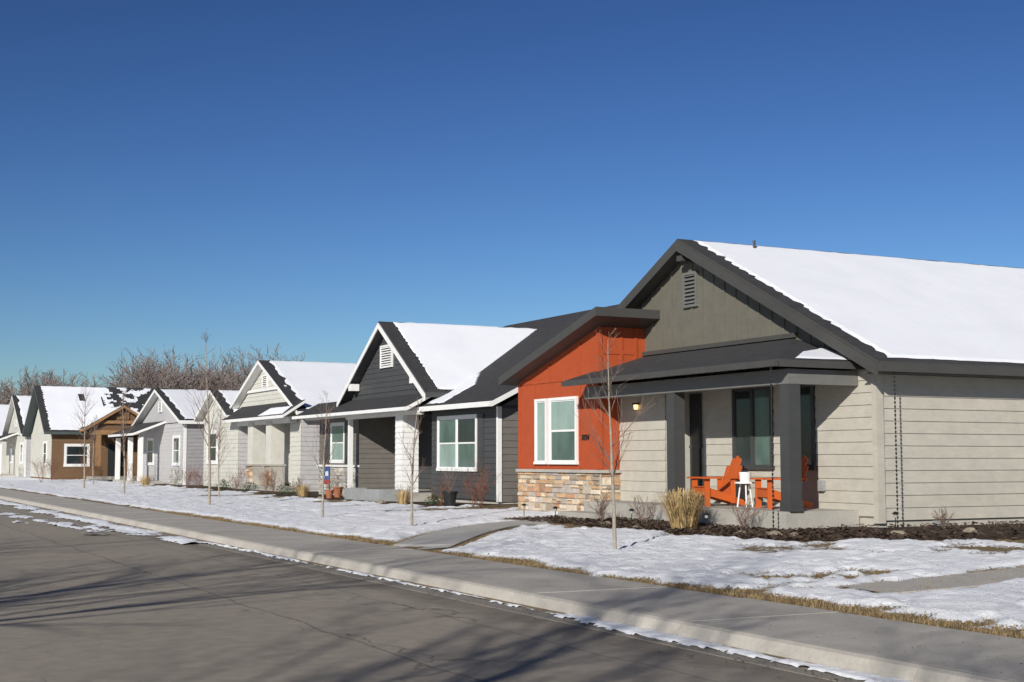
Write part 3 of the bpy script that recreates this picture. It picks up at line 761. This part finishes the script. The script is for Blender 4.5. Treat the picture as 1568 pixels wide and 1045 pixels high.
for i in range(10):
    px_r=-.40+.045*i/9; D=rr.uniform(230,260)
    bigtree('',D*(.4524+.892*px_r),D*(.8918-.4524*px_r),rr.uniform(10,12.5),300+i,4,2,dist,'limbs',h,.14,.036,0)
h.done()
# ------------------------------------------------------------------ garden plants, rocks, lights
def tuft(name,x,y,n,H,W,mat,seed,droop=.5,wd=.006):
    r=random.Random(seed); V=[];F=[]; z=gz(x,y)
    for i in range(n):
        a=r.uniform(0,6.283); rb=r.uniform(0,W*.28); lean=r.uniform(.05,1)**1.0*W*.55; hh=H*r.uniform(.55,1.05)*(1-.25*lean/W)
        b=Vector((x+rb*math.cos(a),y+rb*math.sin(a),z)); dr=Vector((math.cos(a+r.uniform(-.4,.4)),math.sin(a+r.uniform(-.4,.4)),0)); s=Vector((-dr.y,dr.x,0))*wd
        P=[b,b+dr*lean*.35+Vector((0,0,hh*.6)),b+dr*lean*.8+Vector((0,0,hh)),b+dr*lean*1.15+Vector((0,0,hh*(1-droop*.35*r.random())))]
        k0=len(V)
        for j,p in enumerate(P):
            ww=(1,.9,.7,.1)[j]; V+= [p-s*ww,p+s*ww]
        F+=[(k0+2*j,k0+2*j+1,k0+2*j+3,k0+2*j+2) for j in range(3)]
    return mesh_obj(name,V,F,[mat])
tuft('ornamental_grass',14.7,21.9,900,.78,.85,tan,1)
tuft('ornamental_grass',15.9,38.5,200,.5,.5,tan,2); tuft('ornamental_grass',16.3,49,200,.5,.6,tan,3); tuft('ornamental_grass',16,74,160,.6,.8,tan,4)
def shrub(x,y,H,seed,mat=twig,n=9,name='bare_shrub'):
    rnd=random.Random(seed); h=B(name); p=Vector((x,y,gz(x,y)-.02))
    for i in range(n):
        a=rnd.uniform(0,6.283); th=rnd.uniform(.1,.75)
        branches(h,'stems',mat,p,Vector((math.cos(a)*math.sin(th),math.sin(a)*math.sin(th),math.cos(th))),H*rnd.uniform(.6,1),.007,2,rnd,3,2,3,.1,.55,.15,.0026)
    h.done()
for i,(x,y,H,m) in enumerate([(15.1,20.6,.4,twig),(15.1,23.9,.4,twig),(14.8,25,.4,twig),(17.9,18.5,.28,twig),(19.8,17.9,.4,twig),(16.2,33.8,.8,redtwig),(16.5,34.9,.8,redtwig),(16.2,36.5,.55,redtwig),
   (16.6,53.5,.7,redtwig),(16.9,55.5,.7,twig),(16.9,60,.7,redtwig),(16.8,66,.8,redtwig),(17,69,.7,redtwig),(16.6,80,.9,redtwig),(14.5,95,1.2,redtwig),(16.5,94.5,1.3,redtwig),(12.8,88,1.2,redtwig),(16.7,40,.45,twig),(16.6,50.5,.5,twig),(16.3,30.5,.4,twig)]): shrub(x,y,H,50+i,m)
def leafy(x,y,R_,seed):
    r=random.Random(seed); V=[];F=[]; z=gz(x,y)
    for i in range(500):
        a=r.uniform(0,6.28); u=r.random()**.5; ph=r.uniform(0,1.5)
        c=Vector((x+R_*u*math.cos(a)*math.cos(ph),y+R_*u*math.sin(a)*math.cos(ph),z+R_*.9*math.sin(ph)*u+.03)); q=Euler((r.uniform(0,6),r.uniform(0,6),r.uniform(0,6))).to_matrix(); s=r.uniform(.015,.035); k0=len(V)
        V+=[c+q@Vector(v)*s for v in ((-1,0,0),(0,-.5,0),(1,0,0),(0,.5,0))]; F.append((k0,k0+1,k0+2,k0+3))
    mesh_obj('evergreen_shrub',V,F,[evergreen])
for i,(x,y,R_) in enumerate([(16.7,52.2,.5),(16.9,51,.4),(17.1,62.7,.5),(16.9,58,.45),(16.6,37.8,.3),(16.9,82,.6)]): leafy(x,y,R_,i)
def rock(x,y,s,seed):
    import bmesh
    bm=bmesh.new(); bmesh.ops.create_icosphere(bm,subdivisions=3,radius=1)
    for v in bm.verts:
        n=1+.35*noise.noise(v.co*1.3+Vector((seed*3.1,0,0)))+.12*noise.noise(v.co*4+Vector((seed,0,0))); v.co=v.co*n
    V=[(x+v.co.x*s,y+v.co.y*s*1.3,gz(x,y)+.02+v.co.z*s*.6) for v in bm.verts]; F=[[v.index for v in f.verts] for f in bm.faces]; bm.free()
    mesh_obj('landscape_rock',V,F,[rockm])
for i,(x,y,s) in enumerate([(14.9,19.4,.13),(15.0,19.0,.1),(14.7,20.1,.09),(16.3,17.9,.12),(17.6,17.6,.1),(18.8,17.2,.12),(20.4,16.6,.1),(14.4,24.2,.12),(14.3,22.9,.08),(16.2,41,.15),(15.9,46,.15)]): rock(x,y,s,i)
# bark mulch chips in the beds
V=[];F=[];r=random.Random(21)
cnt=0
while cnt<5200:
    x=r.uniform(13.6,21) if r.random()<.5 else r.uniform(13.6,16.2); y=r.uniform(15,28)
    if x>17.2 and y>19.4: continue
    if bedmask(x,y)<-.08: continue
    cnt+=1; s=r.uniform(.012,.04); q=Euler((r.uniform(-.5,.5),r.uniform(-.5,.5),r.uniform(0,6.28))).to_matrix(); c=Vector((x,y,gz(x,y)+.045+r.uniform(0,.015))); k0=len(V)
    V+=[c+q@Vector(v) for v in ((-s*1.6,-s*.6,0),(s*1.6,-s*.5,0),(s*1.4,s*.6,.006),(-s*1.5,s*.5,.008))]; F.append((k0,k0+1,k0+2,k0+3))
mesh_obj('bark_mulch',V,F,[paint('bark_chips',(.08,.055,.04),.9,.6,30)])
# leaf litter and grit in the gutter and on the walk
V=[];F=[];r=random.Random(33)
for i in range(2600):
    y=6+r.random()**1.6*32; x=7.25-abs(r.gauss(0,.28)) if r.random()<.7 else r.uniform(7.5,9.2)
    z=.012 if x<7.3 else .148
    s=r.uniform(.004,.014) if x<7.3 else r.uniform(.003,.009); a=r.uniform(0,6.28); k0=len(V)
    for j in range(4): V.append((x+s*math.cos(a+j*1.57)*(1.6 if j%2 else .8),y+s*math.sin(a+j*1.57)*(1.6 if j%2 else .8),z+r.uniform(0,.006)))
    F.append((k0,k0+1,k0+2,k0+3))
mesh_obj('leaf_litter',V,F,[paint('dead_leaf',(.13,.085,.05),.9,.6,20)])
def pathlight(x,y):
    h=B('garden_path_light'); h.beam('stem',blackmetal,(0,0,-.05),(0,0,.3),.009); h.beam('lens',steel,(0,0,.27),(0,0,.33),.03,.035,10); h.beam('cap',blackmetal,(0,0,.33),(0,0,.37),.07,.02,12); h.done((x,y,gz(x,y)))
for x,y in ((14.0,25.6),(14.5,23.4),(14.6,21.0),(16.6,18.3),(14.2,27.4)): pathlight(x,y)
h=B('raised_garden_bed')
for i in range(26):
    h.box('corrugated_side',steel,16.5-(.015 if i%2 else 0),16.53,42+i*.12,42.12+i*.12,.2,.68)
h.box('corrugated_end',steel,16.5,17.3,41.97,42.0,.2,.68); h.box('corrugated_end',steel,16.5,17.3,45.12,45.15,.2,.68); h.box('soil',paint('soil',(.05,.035,.025),.9),16.53,17.28,42,45.12,.3,.6); h.done()
def pot(x,y,z,s,m):
    h=B('plant_pot'); h.beam('pot',m,(0,0,0),(0,0,.3*s),.1*s,.15*s,16); h.beam('rim',m,(0,0,.27*s),(0,0,.31*s),.165*s,.165*s,16); 
    rnd=random.Random(int(x*10))
    for i in range(8): branches(h,'stems',twig,Vector((0,0,.28*s)),Vector((rnd.uniform(-.5,.5),rnd.uniform(-.5,.5),1)).normalized(),.35*s,.006,1,rnd,3,2,3)
    h.done((x,y,z))
pot(16.3,36.0,.32,1.4,blackmetal); pot(17.0,47.2,.3,1.2,terracotta); pot(16.4,46.4,.28,1,terracotta)
h=B('garden_flag_sign')
h.beam('pole',blackmetal,(0,-.3,0),(0,-.3,1.1),.012); h.beam('arm',blackmetal,(0,-.3,1.08),(0,.3,1.08),.01)
h.box('flag_panel',bluep,-.008,.008,-.26,.26,.45,1.05); h.box('flag_stripe',redp,-.014,.014,-.261,.261,.45,.62); h.box('flag_stripe',white,-.014,.014,-.15,.15,.75,.92)
h.done((16.9,48.1,.3))
# dry grass blades along the lawn edge and in the thin patches
V=[];F=[];r=random.Random(12)
cnt=0
while cnt<38000:
    y=4.5+ (r.random()**1.7)*38; x=9.23+r.random()**1.5*(4.5 if y<16 else 3)
    s=snowmask(x,y)
    if s>.12 or bedmask(x,y)>0 or dpath(x,y)<.6: 
        cnt+=.3; continue
    cnt+=1; z=gz(x,y); a=r.uniform(0,6.283); hh=r.uniform(.02,.055); l=r.uniform(.0,.05); w_=r.uniform(.003,.006); k0=len(V)
    V+=[(x-w_*math.sin(a),y+w_*math.cos(a),z),(x+w_*math.sin(a),y-w_*math.cos(a),z),(x+l*math.cos(a),y+l*math.sin(a),z+hh)]; F.append((k0,k0+1,k0+2))
gm=paint('dry_lawn_grass',(.27,.195,.1),.8,.35,4)
mesh_obj('lawn_grass',V,F,[gm])
# ------------------------------------------------------------------ light, sky, camera
L=Vector((1,.88,-.56)).normalized()
sun=bpy.data.lights.new('sun','SUN'); sun.energy=5.0; sun.angle=math.radians(.53); sun.color=(1,.95,.87)
so=bpy.data.objects.new('sun',sun); COL.objects.link(so); so.rotation_euler=L.to_track_quat('-Z','Y').to_euler()
w=bpy.data.worlds.new('World'); sc.world=w; w.use_nodes=True; nt=w.node_tree
sky=nt.nodes.new('ShaderNodeTexSky'); sky.sky_type='NISHITA'; sky.sun_disc=False
sky.sun_elevation=math.asin(-L.z); sky.sun_rotation=math.atan2(-L.x,-L.y)%(2*math.pi)
sky.air_density=1.0; sky.dust_density=.5; sky.ozone_density=2.2; sky.altitude=800
bg=nt.nodes['Background']
# clear high-plains air: deepen towards blue with a gamma + per-channel tint
m1=nt.nodes.new('ShaderNodeVectorMath'); m1.operation='SCALE'; m1.inputs['Scale'].default_value=.1
ga=nt.nodes.new('ShaderNodeGamma'); ga.inputs[1].default_value=1.65
m2=nt.nodes.new('ShaderNodeVectorMath'); m2.operation='MULTIPLY'; m2.inputs[1].default_value=(6.8,7.6,9.2)
nt.links.new(sky.outputs[0],m1.inputs[0]); nt.links.new(m1.outputs[0],ga.inputs[0]); nt.links.new(ga.outputs[0],m2.inputs[0]); nt.links.new(m2.outputs[0],bg.inputs[0]); bg.inputs[1].default_value=.1
sc.view_settings.view_transform='Standard'; sc.view_settings.look='None'; sc.view_settings.exposure=0
c=bpy.data.cameras.new('camera'); co=bpy.data.objects.new('camera',c); COL.objects.link(co)
co.location=(0,0,1.65); co.rotation_euler=(math.radians(94.86),0,math.radians(-26.9)); c.lens=2130/1568*36; c.sensor_width=36; c.clip_end=6000; c.clip_start=.1
sc.camera=co
